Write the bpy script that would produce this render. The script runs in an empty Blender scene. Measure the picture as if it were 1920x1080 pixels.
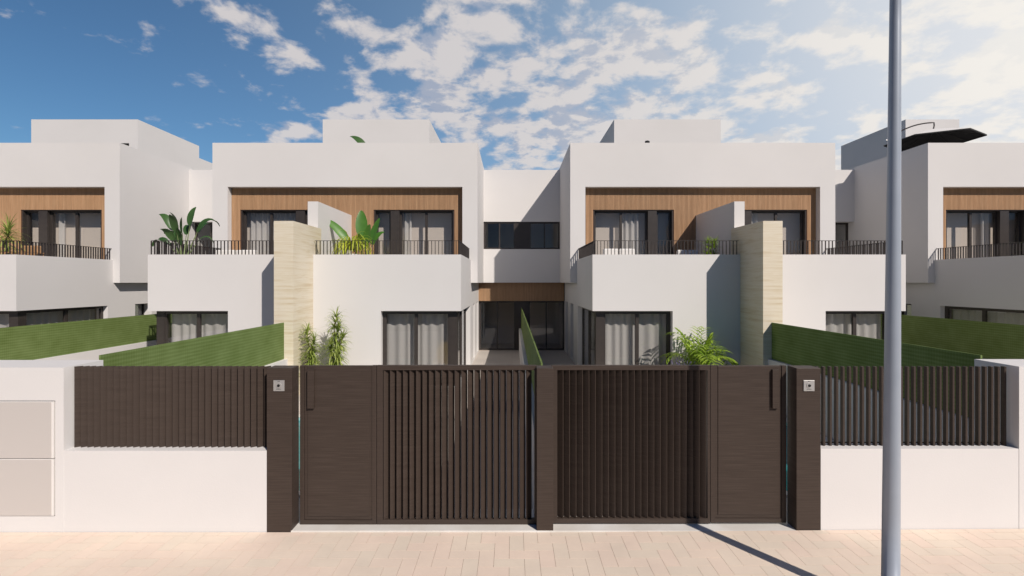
import bpy, math, random
from mathutils import Vector, Matrix
R = math.radians
random.seed(7)
S = bpy.context.scene
COL = S.collection

# ------------------------------------------------------------------ camera
cd = bpy.data.cameras.new('camera'); cam = bpy.data.objects.new('camera', cd); COL.objects.link(cam)
cam.location = (0, 0, 3.1); cam.rotation_euler = (R(90), 0, 0)
cd.sensor_width = 36; cd.lens = 18.0; cd.shift_y = -11.5/1920
cd.clip_start = 0.05; cd.clip_end = 2000
S.camera = cam
S.view_settings.view_transform = 'Standard'; S.view_settings.look = 'None'
S.view_settings.exposure = 0; S.view_settings.gamma = 1

# ------------------------------------------------------------------ sun
AZ, EL = R(36), R(39)
tosun = Vector((math.sin(AZ)*math.cos(EL), -math.cos(AZ)*math.cos(EL), math.sin(EL)))
sl = bpy.data.lights.new('sun', 'SUN'); sl.energy = 4.1; sl.angle = R(0.6); sl.color = (1.0, 0.915, 0.83)
sun = bpy.data.objects.new('sun', sl); COL.objects.link(sun)
sun.rotation_euler = tosun.to_track_quat('Z', 'Y').to_euler(); sun.location = (8, -10, 20)

# ------------------------------------------------------------------ world
W = bpy.data.worlds.new('World'); S.world = W; W.use_nodes = True
nt = W.node_tree; N = nt.nodes; L = nt.links; N.clear()
def nn(t, **k):
    n = N.new(t)
    for a, b in k.items(): setattr(n, a, b)
    return n
def val(sock, v):
    if hasattr(v, 'is_linked') or hasattr(v, 'links'): L.new(v, sock)
    else: sock.default_value = v
def M_(op, a, b=None, c=None, clamp=False):
    n = nn('ShaderNodeMath', operation=op); n.use_clamp = clamp
    val(n.inputs[0], a)
    if b is not None: val(n.inputs[1], b)
    if c is not None: val(n.inputs[2], c)
    return n.outputs[0]
def MIXC(f, a, b, bt='MIX'):
    n = nn('ShaderNodeMix', data_type='RGBA', blend_type=bt)
    val(n.inputs[0], f); val(n.inputs[6], a); val(n.inputs[7], b)
    return n.outputs[2]
def RAMP(v, lo, hi):
    n = nn('ShaderNodeMapRange', interpolation_type='SMOOTHSTEP')
    val(n.inputs[0], v); n.inputs[1].default_value = lo; n.inputs[2].default_value = hi
    return n.outputs[0]
sky = nn('ShaderNodeTexSky', sky_type='NISHITA', sun_disc=False)
sky.sun_elevation = EL; sky.sun_rotation = math.atan2(tosun.x, tosun.y); sky.air_density = 1.0; sky.dust_density = 0.6; sky.ozone_density = 1.5
tc = nn('ShaderNodeTexCoord'); sx = nn('ShaderNodeSeparateXYZ'); L.new(tc.outputs['Generated'], sx.inputs[0])
X, Y, Z = sx.outputs
zz = M_('ADD', M_('MAXIMUM', Z, 0.0), 0.24)
px = M_('DIVIDE', X, zz); py = M_('DIVIDE', Y, zz)
cb = nn('ShaderNodeCombineXYZ'); L.new(px, cb.inputs[0]); L.new(py, cb.inputs[1]); cb.inputs[2].default_value = 3.7
def NOISE(vec, sc, det=9, ro=0.58, dist=0.0):
    n = nn('ShaderNodeTexNoise'); L.new(vec, n.inputs['Vector']); n.inputs['Scale'].default_value = sc
    n.inputs['Detail'].default_value = det; n.inputs['Roughness'].default_value = ro; n.inputs['Distortion'].default_value = dist
    return n.outputs[0]
def OFFS(vec, o):
    n = nn('ShaderNodeVectorMath', operation='ADD'); L.new(vec, n.inputs[0]); n.inputs[1].default_value = o
    return n.outputs[0]
P = OFFS(cb.outputs[0], (2.3, 5.1, 0))
big = NOISE(P, 2.0, 3, 0.5)
fine = NOISE(P, 6.6, 11, 0.57, 0.15)
fine2 = NOISE(OFFS(P, (0.024, 0.045, 0.02)), 6.6, 11, 0.57, 0.15)
# more cloud towards the right hand side of the street, clear blue overhead and behind
side = RAMP(X, -0.70, 0.45)
dens = M_('ADD', fine, M_('MULTIPLY', M_('SUBTRACT', big, 0.5), 0.50))
cside = RAMP(X, -0.72, 0.0)
dens = M_('ADD', dens, M_('MULTIPLY', M_('SUBTRACT', cside, 0.44), 0.17))
mask = RAMP(dens, 0.495, 0.66)
thick = RAMP(M_('ADD', M_('MULTIPLY', M_('SUBTRACT', fine2, fine), 2.0), dens), 0.60, 0.80)
cloud = MIXC(thick, (0.70, 0.655, 0.64, 1), (0.38, 0.42, 0.52, 1))
skyc = MIXC(1.0, sky.outputs[0], (0.050, 0.074, 0.090, 1), 'MULTIPLY')
gd = nn('ShaderNodeVectorMath', operation='DOT_PRODUCT'); L.new(tc.outputs['Generated'], gd.inputs[0])
g = Vector((0.76, 0.56, 0.36)).normalized(); gd.inputs[1].default_value = g
glow = M_('POWER', M_('MAXIMUM', gd.outputs['Value'], 0.0), 6.5)
north = RAMP(Y, -0.15, 0.35)
low = M_('SUBTRACT', 1.0, RAMP(Z, 0.45, 0.75))
here = M_('MULTIPLY', north, low)
skyc = MIXC(1.0, skyc, MIXC(here, (0.22, 0.29, 0.42, 1), (0.92, 0.92, 0.92, 1)), 'MULTIPLY')
base = MIXC(M_('MULTIPLY', M_('MULTIPLY', side, here), 0.50), skyc, (0.36, 0.55, 0.76, 1))
base = MIXC(M_('MULTIPLY', glow, 0.92, clamp=True), base, (0.84, 0.84, 0.85, 1))
cl2 = MIXC(M_('MULTIPLY', glow, 0.9, clamp=True), cloud, (0.97, 0.93, 0.86, 1))
up = M_('MULTIPLY', RAMP(Z, 0.0, 0.10), here)
full = MIXC(M_('MULTIPLY', M_('MULTIPLY', mask, 0.88), up), base, cl2)
bg = nn('ShaderNodeBackground'); L.new(full, bg.inputs[0]); bg.inputs[1].default_value = 1.0
wo = nn('ShaderNodeOutputWorld'); L.new(bg.outputs[0], wo.inputs[0])

# ------------------------------------------------------------------ materials
MATS = {}
def mat(name, color, rough=0.6, metal=0.0, spec=0.5, build=None):
    m = bpy.data.materials.new(name); m.use_nodes = True
    b = m.node_tree.nodes['Principled BSDF']
    b.inputs['Base Color'].default_value = (*color, 1); b.inputs['Roughness'].default_value = rough
    b.inputs['Metallic'].default_value = metal; b.inputs['Specular IOR Level'].default_value = spec
    if build: build(m.node_tree, b)
    MATS[name] = m
    return m
def _coord(nt, sc):
    t = nt.nodes.new('ShaderNodeTexCoord'); mp = nt.nodes.new('ShaderNodeMapping')
    mp.inputs['Scale'].default_value = sc; nt.links.new(t.outputs['Object'], mp.inputs[0]); return mp.outputs[0]
def _noise(nt, vec, sc, det=5, ro=0.55, dist=0):
    n = nt.nodes.new('ShaderNodeTexNoise'); nt.links.new(vec, n.inputs['Vector'])
    n.inputs['Scale'].default_value = sc; n.inputs['Detail'].default_value = det; n.inputs['Roughness'].default_value = ro
    n.inputs['Distortion'].default_value = dist
    return n.outputs[0]
def _ramp(nt, v, stops):
    r = nt.nodes.new('ShaderNodeValToRGB'); nt.links.new(v, r.inputs[0]); e = r.color_ramp.elements
    while len(e) < len(stops): e.new(0.5)
    for i, (p, c) in enumerate(stops): e[i].position = p; e[i].color = (*c, 1)
    return r.outputs[0]
def _bump(nt, b, h, st, dist=0.01):
    n = nt.nodes.new('ShaderNodeBump'); n.inputs['Strength'].default_value = st; n.inputs['Distance'].default_value = dist
    nt.links.new(h, n.inputs['Height']); nt.links.new(n.outputs[0], b.inputs['Normal'])
def varied(c1, c2, sc=(1, 1, 1), s=1.5, bump=0.0, bs=60, det=5):
    def f(nt, b):
        v = _coord(nt, sc); n = _noise(nt, v, s, det)
        nt.links.new(_ramp(nt, n, [(0.3, c1), (0.7, c2)]), b.inputs['Base Color'])
        if bump: _bump(nt, b, _noise(nt, _coord(nt, (1, 1, 1)), bs, 4), bump)
    return f
mat('render', (.72, .70, .685), 0.75, spec=.25, build=varied((.705, .685, .668), (.735, .715, .70), s=.5, bump=.12, bs=45))
mat('wall_paint', (.84, .82, .81), 0.7, spec=.3, build=varied((.725, .705, .69), (.755, .735, .72), s=.8, bump=.12, bs=50))
def brushed(nt, b):
    v = _coord(nt, (2.2, 2.2, 90)); n = _noise(nt, v, 1.0, 6, .6)
    nt.links.new(_ramp(nt, n, [(.25, (.040, .028, .022)), (.5, (.055, .0395, .0315)), (.75, (.072, .053, .043))]), b.inputs['Base Color'])
    _bump(nt, b, n, .15, .003)
mat('gate_metal', (.085, .06, .047), .5, spec=.3, build=brushed)
mat('charcoal', (.045, .037, .033), .40, spec=.45, build=varied((.040, .033, .030), (.052, .043, .038), s=6))
mat('rail_metal', (.038, .031, .029), .4)
def trav(nt, b):
    v = _coord(nt, (.35, .35, 6.5)); n = _noise(nt, v, 2.2, 8, .62, .5)
    v2 = _coord(nt, (1.2, 1.2, 26)); n2 = _noise(nt, v2, 1.6, 5, .6)
    c = _ramp(nt, n, [(.28, (.64, .52, .35)), (.40, (.71, .62, .46)), (.5, (.755, .675, .53)), (.7, (.785, .715, .585))])
    c2 = _ramp(nt, n2, [(.36, (.86, .79, .67)), (.5, (1, 1, 1))])
    m = nt.nodes.new('ShaderNodeMix'); m.data_type = 'RGBA'; m.blend_type = 'MULTIPLY'; m.inputs[0].default_value = .45
    nt.links.new(c, m.inputs[6]); nt.links.new(c2, m.inputs[7]); nt.links.new(m.outputs[2], b.inputs['Base Color'])
    _bump(nt, b, n2, .12, .003)
mat('travertine', (.8, .7, .55), .5, spec=.35, build=trav)
def wood(nt, b):
    g = nt.nodes.new('ShaderNodeNewGeometry')
    v = _coord(nt, (12, 12, .8)); n = _noise(nt, v, 2.5, 5, .6)
    c = _ramp(nt, n, [(.3, (.46, .272, .148)), (.7, (.58, .365, .21))])
    c2 = _ramp(nt, g.outputs['Random Per Island'], [(0, (.90, .89, .88)), (1, (1.03, 1.01, 1.0))])
    m = nt.nodes.new('ShaderNodeMix'); m.data_type = 'RGBA'; m.blend_type = 'MULTIPLY'; m.inputs[0].default_value = 1
    nt.links.new(c, m.inputs[6]); nt.links.new(c2, m.inputs[7]); nt.links.new(m.outputs[2], b.inputs['Base Color'])
mat('slat_wood', (.45, .28, .17), .5, spec=.3, build=wood)
mat('wood_back', (.10, .05, .028), .7)
mat('teak', (.42, .24, .12), .5, build=varied((.34, .19, .09), (.48, .29, .15), (10, 10, 1), 2))
mat('marble', (.8, .78, .74), .35, build=varied((.70, .66, .60), (.84, .83, .80), s=2.2, det=8))
def paver(nt, b):
    g = nt.nodes.new('ShaderNodeNewGeometry')
    c = _ramp(nt, g.outputs['Random Per Island'], [(0, (.81, .70, .575)), (.5, (.84, .705, .58)), (1, (.855, .695, .575))])
    v = _coord(nt, (1, 1, 1)); n = _noise(nt, v, 1.1, 8, .65)
    c2 = _ramp(nt, n, [(.3, (.90, .90, .91)), (.7, (1.05, 1.05, 1.05))])
    m = nt.nodes.new('ShaderNodeMix'); m.data_type = 'RGBA'; m.blend_type = 'MULTIPLY'; m.inputs[0].default_value = 1
    nt.links.new(c, m.inputs[6]); nt.links.new(c2, m.inputs[7]); nt.links.new(m.outputs[2], b.inputs['Base Color'])
    _bump(nt, b, _noise(nt, v, 120, 4), .2, .004)
mat('paver', (.68, .53, .43), .75, spec=.25, build=paver)
mat('joint', (.58, .45, .34), .9)
mat('asphalt', (.05, .05, .052), .9, build=varied((.04, .04, .042), (.065, .065, .065), s=8, bump=.4, bs=200))
mat('kerb_stone', (.45, .44, .42), .8)
mat('earth', (.08, .08, .04), .95, build=varied((.06, .075, .03), (.11, .10, .06), s=.3))
def tiles(nt, b):
    t = nt.nodes.new('ShaderNodeTexBrick'); nt.links.new(_coord(nt, (1, 1, 1)), t.inputs['Vector'])
    t.offset = 0; t.inputs['Scale'].default_value = 1; t.inputs['Brick Width'].default_value = .9; t.inputs['Row Height'].default_value = .9
    t.inputs['Mortar Size'].default_value = .004; t.inputs['Color1'].default_value = (.58, .53, .475, 1); t.inputs['Color2'].default_value = (.55, .50, .45, 1)
    t.inputs['Mortar'].default_value = (.45, .41, .37, 1); nt.links.new(t.outputs[0], b.inputs['Base Color'])
mat('terrace_tile', (.62, .57, .52), .55, build=tiles)
def mesh_green(nt, b):
    v = _coord(nt, (1, 1, 1))
    sp = nt.nodes.new('ShaderNodeSeparateXYZ'); nt.links.new(v, sp.inputs[0])
    def mm(op, a, c):
        n = nt.nodes.new('ShaderNodeMath'); n.operation = op
        for i, q in enumerate((a, c)):
            if hasattr(q, 'links'): nt.links.new(q, n.inputs[i])
            else: n.inputs[i].default_value = q
        return n.outputs[0]
    wz = mm('SINE', mm('MULTIPLY', sp.outputs[2], 2*math.pi/.062), 0)
    wy = mm('SINE', mm('MULTIPLY', sp.outputs[1], 2*math.pi/.05), 0)
    n1 = _noise(nt, _coord(nt, (1, 1.3, 16)), 2.0, 5, .6)
    n2 = _noise(nt, v, 2.2, 3, .5)
    h = mm('ADD', mm('ADD', mm('MULTIPLY', wz, .10), mm('MULTIPLY', wy, .05)), mm('ADD', mm('MULTIPLY', n1, .35), mm('MULTIPLY', n2, .50)))
    c = _ramp(nt, h, [(.22, (.14, .20, .05)), (.42, (.185, .255, .08)), (.62, (.24, .32, .115))])
    nt.links.new(c, b.inputs['Base Color'])
    tr = nt.nodes.new('ShaderNodeBsdfTranslucent'); nt.links.new(c, tr.inputs[0])
    mx = nt.nodes.new('ShaderNodeMixShader'); mx.inputs[0].default_value = .2
    nt.links.new(b.outputs[0], mx.inputs[1]); nt.links.new(tr.outputs[0], mx.inputs[2])
    nt.links.new(mx.outputs[0], nt.nodes['Material Output'].inputs[0])
mat('green_mesh', (.15, .25, .06), .75, spec=.2, build=mesh_green)
mat('green_edge', (.03, .06, .02), .6)
def leafy(c1, c2, tl=.35):
    def f(nt, b):
        g = nt.nodes.new('ShaderNodeNewGeometry')
        v = _coord(nt, (1, 1, 1)); n = _noise(nt, v, 5, 3)
        a = nt.nodes.new('ShaderNodeMath'); a.operation = 'MULTIPLY_ADD'; nt.links.new(g.outputs['Random Per Island'], a.inputs[0]); a.inputs[1].default_value = .6
        s = nt.nodes.new('ShaderNodeMath'); s.operation = 'MULTIPLY'; nt.links.new(n, s.inputs[0]); s.inputs[1].default_value = .4
        nt.links.new(s.outputs[0], a.inputs[2])
        c = _ramp(nt, a.outputs[0], [(.15, c1), (.85, c2)])
        nt.links.new(c, b.inputs['Base Color'])
        tr = nt.nodes.new('ShaderNodeBsdfTranslucent'); nt.links.new(c, tr.inputs[0])
        mx = nt.nodes.new('ShaderNodeMixShader'); mx.inputs[0].default_value = tl
        nt.links.new(b.outputs[0], mx.inputs[1]); nt.links.new(tr.outputs[0], mx.inputs[2])
        nt.links.new(mx.outputs[0], nt.nodes['Material Output'].inputs[0])
    return f
mat('leaf_dark', (.05, .12, .03), .35, build=leafy((.030, .085, .022), (.085, .17, .05), .2))
mat('leaf_bright', (.1, .25, .04), .38, build=leafy((.05, .16, .025), (.14, .32, .05), .3))
mat('leaf_lime', (.45, .5, .05), .45, build=leafy((.40, .48, .03), (.75, .80, .12), .4))
mat('leaf_palm', (.25, .38, .05), .4, build=leafy((.17, .30, .025), (.50, .66, .09), .4))
mat('leaf_dracaena', (.2, .3, .07), .45, build=leafy((.17, .26, .04), (.55, .62, .17), .35))
mat('leaf_sage', (.1, .14, .07), .6, build=leafy((.07, .11, .05), (.20, .26, .13), .2))
mat('lavender', (.25, .2, .45), .7)
mat('stem', (.16, .12, .06), .8)
mat('petiole', (.22, .28, .12), .5)
mat('pot_white', (.75, .74, .72), .5)
mat('pot_grey', (.10, .10, .10), .6)
mat('soil', (.05, .035, .02), .95)
mat('lamp_paint', (.38, .42, .48), .38, metal=.15, build=varied((.36, .40, .46), (.40, .44, .50), s=3))
mat('roof_gravel', (.22, .2, .18), .95, build=varied((.10, .095, .09), (.18, .17, .16), s=30))
mat('steel', (.62, .60, .58), .35, metal=.6)
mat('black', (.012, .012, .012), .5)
mat('cabinet', (.585, .545, .515), .32, spec=.5)
mat('cabinet_edge', (.82, .79, .76), .5)
mat('fabric_black', (.022, .022, .023), .85)
mat('cushion', (.66, .60, .52), .9)
mat('cushion_white', (.78, .76, .73), .9)
mat('yellow', (.75, .52, .08), .8)
mat('room', (.62, .55, .49), .9)
mat('room_floor', (.42, .37, .32), .45)
mat('pool_tile', (.35, .62, .62), .4)
def watr(nt, b):
    b.inputs['Roughness'].default_value = .04
    _bump(nt, b, _noise(nt, _coord(nt, (1, 1, 1)), 3.5, 3), .25, .05)
mat('water', (.03, .27, .29), .05, build=watr)
def glass(nt, b):
    nt.nodes.remove(b)
    tr = nt.nodes.new('ShaderNodeBsdfTransparent'); tr.inputs[0].default_value = (.955, .955, .95, 1)
    gl = nt.nodes.new('ShaderNodeBsdfGlossy'); gl.inputs['Roughness'].default_value = .01; gl.inputs[0].default_value = (.9, .92, .95, 1)
    lw = nt.nodes.new('ShaderNodeLayerWeight'); lw.inputs[0].default_value = .5
    fr = nt.nodes.new('ShaderNodeMath'); fr.operation = 'POWER'; nt.links.new(lw.outputs['Facing'], fr.inputs[0]); fr.inputs[1].default_value = 4
    f2 = nt.nodes.new('ShaderNodeMath'); f2.operation = 'MULTIPLY_ADD'; nt.links.new(fr.outputs[0], f2.inputs[0]); f2.inputs[1].default_value = .7; f2.inputs[2].default_value = .035
    fr = f2
    mx = nt.nodes.new('ShaderNodeMixShader'); nt.links.new(fr.outputs[0], mx.inputs[0])
    nt.links.new(tr.outputs[0], mx.inputs[1]); nt.links.new(gl.outputs[0], mx.inputs[2])
    nt.links.new(mx.outputs[0], nt.nodes['Material Output'].inputs[0])
mat('glass', (.8, .8, .8), build=glass)
def sheer(nt, b):
    tl = nt.nodes.new('ShaderNodeBsdfTranslucent'); tl.inputs[0].default_value = (.80, .78, .76, 1)
    tp = nt.nodes.new('ShaderNodeBsdfTransparent')
    m1 = nt.nodes.new('ShaderNodeMixShader'); m1.inputs[0].default_value = .3
    m2 = nt.nodes.new('ShaderNodeMixShader'); m2.inputs[0].default_value = .28
    nt.links.new(b.outputs[0], m1.inputs[1]); nt.links.new(tl.outputs[0], m1.inputs[2])
    nt.links.new(m1.outputs[0], m2.inputs[1]); nt.links.new(tp.outputs[0], m2.inputs[2])
    nt.links.new(m2.outputs[0], nt.nodes['Material Output'].inputs[0])
mat('curtain', (.80, .78, .76), .9, build=sheer)

# ------------------------------------------------------------------ mesh helpers
class MB:
    def __init__(s): s.v = []; s.f = []
    def quad(s, *p):
        n = len(s.v); s.v += [tuple(q) for q in p]; s.f.append(tuple(range(n, n+len(p))))
    def box(s, x0, x1, y0, y1, z0, z1):
        if x0 > x1: x0, x1 = x1, x0
        n = len(s.v)
        s.v += [(x0,y0,z0),(x1,y0,z0),(x1,y1,z0),(x0,y1,z0),(x0,y0,z1),(x1,y0,z1),(x1,y1,z1),(x0,y1,z1)]
        for f in ((0,3,2,1),(4,5,6,7),(0,1,5,4),(1,2,6,5),(2,3,7,6),(3,0,4,7)): s.f.append(tuple(n+i for i in f))
        return s
    def obox(s, c, size, rot):            # rotated box; rot = Matrix 3x3
        n = len(s.v); a, b, d = [q/2 for q in size]
        for k in range(8):
            p = Vector((a if k & 1 else -a, b if k & 2 else -b, d if k & 4 else -d))
            s.v.append(tuple(Vector(c)+rot @ p))
        for f in ((0,2,3,1),(4,5,7,6),(0,1,5,4),(2,6,7,3),(0,4,6,2),(1,3,7,5)): s.f.append(tuple(n+i for i in f))
        return s
    def tube(s, pts, rad, seg=12, cap=True):
        pts = [Vector(p) for p in pts]
        if not isinstance(rad, (list, tuple)): rad = [rad]*len(pts)
        rings = []
        for i, p in enumerate(pts):
            t = (pts[min(i+1, len(pts)-1)]-pts[max(i-1, 0)]).normalized()
            a = t.cross(Vector((0, 0, 1)) if abs(t.z) < .9 else Vector((1, 0, 0))).normalized(); b = t.cross(a)
            n = len(s.v); rings.append(n)
            for k in range(seg):
                w = 2*math.pi*k/seg; s.v.append(tuple(p+(a*math.cos(w)+b*math.sin(w))*rad[i]))
        for r0, r1 in zip(rings, rings[1:]):
            for k in range(seg): s.f.append((r0+k, r0+(k+1) % seg, r1+(k+1) % seg, r1+k))
        if cap:
            s.f.append(tuple(rings[0]+k for k in range(seg))); s.f.append(tuple(rings[-1]+k for k in reversed(range(seg))))
        return s
    def lathe(s, c, prof, seg=24):
        rings = []
        for r, z in prof:
            n = len(s.v); rings.append(n)
            for k in range(seg):
                w = 2*math.pi*k/seg; s.v.append((c[0]+r*math.cos(w), c[1]+r*math.sin(w), c[2]+z))
        for r0, r1 in zip(rings, rings[1:]):
            for k in range(seg): s.f.append((r0+k, r0+(k+1) % seg, r1+(k+1) % seg, r1+k))
        return s
    def grid(s, axis, a0, a1, u, v, holes=()):
        """slab between a0 and a1 on an axis, spanning u and v, with rectangular holes (u0,u1,v0,v1)"""
        us = sorted({u[0], u[1], *[min(max(q, u[0]), u[1]) for h in holes for q in h[:2]]})
        vs = sorted({v[0], v[1], *[min(max(q, v[0]), v[1]) for h in holes for q in h[2:]]})
        def solid(i, j):
            if i < 0 or j < 0 or i >= len(us)-1 or j >= len(vs)-1: return False
            a = (us[i]+us[i+1])/2; b = (vs[j]+vs[j+1])/2
            return not any(h[0] < a < h[1] and h[2] < b < h[3] for h in holes)
        def P(a, p, q): return {'y': (p, a, q), 'x': (a, p, q), 'z': (p, q, a)}[axis]
        for i in range(len(us)-1):
            for j in range(len(vs)-1):
                if not solid(i, j): continue
                u0, u1, v0, v1 = us[i], us[i+1], vs[j], vs[j+1]
                s.quad(P(a0,u0,v0), P(a0,u1,v0), P(a0,u1,v1), P(a0,u0,v1))
                s.quad(P(a1,u0,v0), P(a1,u0,v1), P(a1,u1,v1), P(a1,u1,v0))
                if not solid(i-1, j): s.quad(P(a0,u0,v0), P(a0,u0,v1), P(a1,u0,v1), P(a1,u0,v0))
                if not solid(i+1, j): s.quad(P(a0,u1,v0), P(a1,u1,v0), P(a1,u1,v1), P(a0,u1,v1))
                if not solid(i, j-1): s.quad(P(a0,u0,v0), P(a1,u0,v0), P(a1,u1,v0), P(a0,u1,v0))
                if not solid(i, j+1): s.quad(P(a0,u0,v1), P(a0,u1,v1), P(a1,u1,v1), P(a1,u0,v1))
        return s
    def build(s, name, m, parent=None, at=None, smooth=False, weld=False, bevel=0):
        me = bpy.data.meshes.new(name)
        o = bpy.data.objects.new(name, me); COL.objects.link(o)
        root = parent
        while root is not None and root.parent: root = root.parent
        org = Vector(root['_o']) if root is not None else Vector(at or (0, 0, 0))
        me.from_pydata([tuple(Vector(p)-org) for p in s.v], [], s.f)
        me.materials.append(MATS[m])
        import bmesh
        b = bmesh.new(); b.from_mesh(me)
        if weld: bmesh.ops.remove_doubles(b, verts=b.verts, dist=.0004)
        if weld or bevel: bmesh.ops.recalc_face_normals(b, faces=b.faces)
        b.to_mesh(me); b.free()
        if smooth:
            for p in me.polygons: p.use_smooth = True
        if parent is not None: o.parent = parent
        else: o.location = org; o['_o'] = tuple(org)
        if bevel:
            md = o.modifiers.new('bevel', 'BEVEL'); md.width = bevel; md.segments = 2; md.limit_method = 'ANGLE'
        return o
def tag(o, label, cat, group=None):
    o['label'] = label; o['category'] = cat
    if group: o['group'] = group
    return o
def thing(name, label, cat, loc, group=None):
    o = bpy.data.objects.new(name, None); COL.objects.link(o); o.location = loc; o['_o'] = tuple(loc)
    o.empty_display_size = .2
    return tag(o, label, cat, group)
def struct(o): o['kind'] = 'structure'; return o
def gz(x): return max(0.0, (x-.55)*.0078)      # the street climbs very gently to the right

# ------------------------------------------------------------------ measures (metres)
Y0, YF, Y1, Y2, Y3, Y4, Y5 = 6.345, 12.6, 13.86, 17.23, 17.47, 20.93, 21.30
HL, HU = 4.24, 4.46             # half widths of the lower and upper storeys
CX = [-17.66, -5.62, 6.42, 18.46]
ZF, ZP, ZS, ZR = 3.35, 3.84, 3.07, 7.78

# ------------------------------------------------------------------ setting
g = MB(); g.quad((-400,-120,-.16),(400,-120,-.16),(400,600,-.16),(-400,600,-.16))
struct(g.build('ground', 'earth'))
g = MB(); g.box(-60, 60, -7, 1.2, -.3, -.12); struct(g.build('road', 'asphalt'))
k = MB(); k.box(-60, 60, 1.2, 1.35, -.3, .0); struct(k.build('kerb', 'kerb_stone'))
b = MB()
for x0, x1 in ((-40, .55), (.55, 9), (9, 40)):
    b.quad((x0,1.35,gz(min(x0,9))-.006),(x1,1.35,gz(min(x1,9))-.006),(x1,Y0+.2,gz(min(x1,9))-.006),(x0,Y0+.2,gz(min(x0,9))-.006))
struct(b.build('pavement_bed', 'joint'))
w = .17; pv = MB(); gp = .0017
def paver_quad(x0, x1, y0, y1):
    y1 = min(y1, Y0-.004)
    if y1-y0 < .01: return
    x0 += gp; x1 -= gp; y0 += gp*2; y1 -= gp*2
    z = [gz(min(q, 9)) for q in (x0, x1)]
    n = len(pv.v)
    pv.v += [(x0,y0,z[0]),(x1,y0,z[1]),(x1,y1,z[1]),(x0,y1,z[0]),(x0,y0,z[0]-.006),(x1,y0,z[1]-.006),(x1,y1,z[1]-.006),(x0,y1,z[0]-.006)]
    for f in ((0,1,2,3),(0,4,5,1),(1,5,6,2),(2,6,7,3),(3,7,4,0)): pv.f.append(tuple(n+i for i in f))
X00 = -1.391; YR = 5.907+.17*3
for i in range(0, 30):                          # row 0 lies against the wall, rows come towards the camera
    yt = YR-i*w
    for c in range(-64, 64):
        ix = (c+(i-3)) % 4; x0 = X00+c*w
        if ix == 0: paver_quad(x0, x0+2*w, yt-w, yt)
        elif ix == 3 and i == 0: paver_quad(x0, x0+w, yt-w, yt)
        elif ix == 2: paver_quad(x0, x0+w, max(yt-2*w, 1.36), yt)
struct(pv.build('pavement', 'paver'))
# plots behind the gates, with the pools let in
pools = [(-5.25, -2.95, 7.5, 11.7), (3.75, 6.05, 7.5, 11.7)]
t = MB(); t.grid('z', -.12, .012, (-30, 31), (Y0+.012, 12.3), pools); t.box(-30, 31, 12.3, 40, -.12, .245)
struct(t.build('garden_paving', 'terrace_tile'))
m = MB(); m.box(-2.74, 3.54, Y0-.002, 6.95, -.05, .018)
o = m.build('threshold', 'marble'); struct(o)
for (x0, x1, y0, y1), nm in zip(pools, ('left', 'right')):
    root = thing('swimming_pool', 'narrow teal swimming pool behind the dark %s pillar and its solid gate' % nm, 'pool', (x0, y0, 0), 'teal pools in the front gardens')
    q = MB(); q.grid('z', -1.3, -1.2, (x0, x1), (y0, y1))
    q.grid('x', x0+.002, x0+.02, (y0, y1), (-1.2, .0)); q.grid('x', x1-.02, x1-.002, (y0, y1), (-1.2, .0))
    q.grid('y', y0+.002, y0+.02, (x0, x1), (-1.2, .0)); q.grid('y', y1-.02, y1-.002, (x0, x1), (-1.2, .0))
    q.build('basin', 'pool_tile', root)
    q = MB(); q.quad((x0,y0,-.06),(x1,y0,-.06),(x1,y1,-.06),(x0,y1,-.06)); q.build('water', 'water', root)
    q = MB(); q.grid('z', .0125, .04, (x0-.15, x1+.15), (y0-.15, y1+.15), [(x0, x1, y0, y1)]); q.build('coping', 'marble', root)

# ------------------------------------------------------------------ windows
def frame_rect(mb, ax, p0, p1, u, v, t=.05):
    """rectangular frame in the plane of ax"""
    mb.grid(ax, p0, p1, u, v, [(u[0]+t, u[1]-t, v[0]+t, v[1]-t)])
def curtain(parent, xa, xb, y, z0, z1, amp=.045, wl=.17, name='curtain', ax='y'):
    c = MB(); n = max(8, int(abs(xb-xa)/.018)); prev = None; rr = random.Random(int((xa+50)*100))
    ph = rr.random()*6
    for i in range(n+1):
        x = xa+(xb-xa)*i/n; a = amp*math.sin(2*math.pi*(x-xa)/wl+ph+1.2*math.sin((x-xa)*5+ph))
        p = (x, y+a) if ax == 'y' else (y+a, x)
        if prev: c.quad((prev[0],prev[1],z0),(p[0],p[1],z0),(p[0],p[1],z1),(prev[0],prev[1],z1))
        prev = p
    return c.build(name, 'curtain', parent, smooth=True, weld=True)

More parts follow.
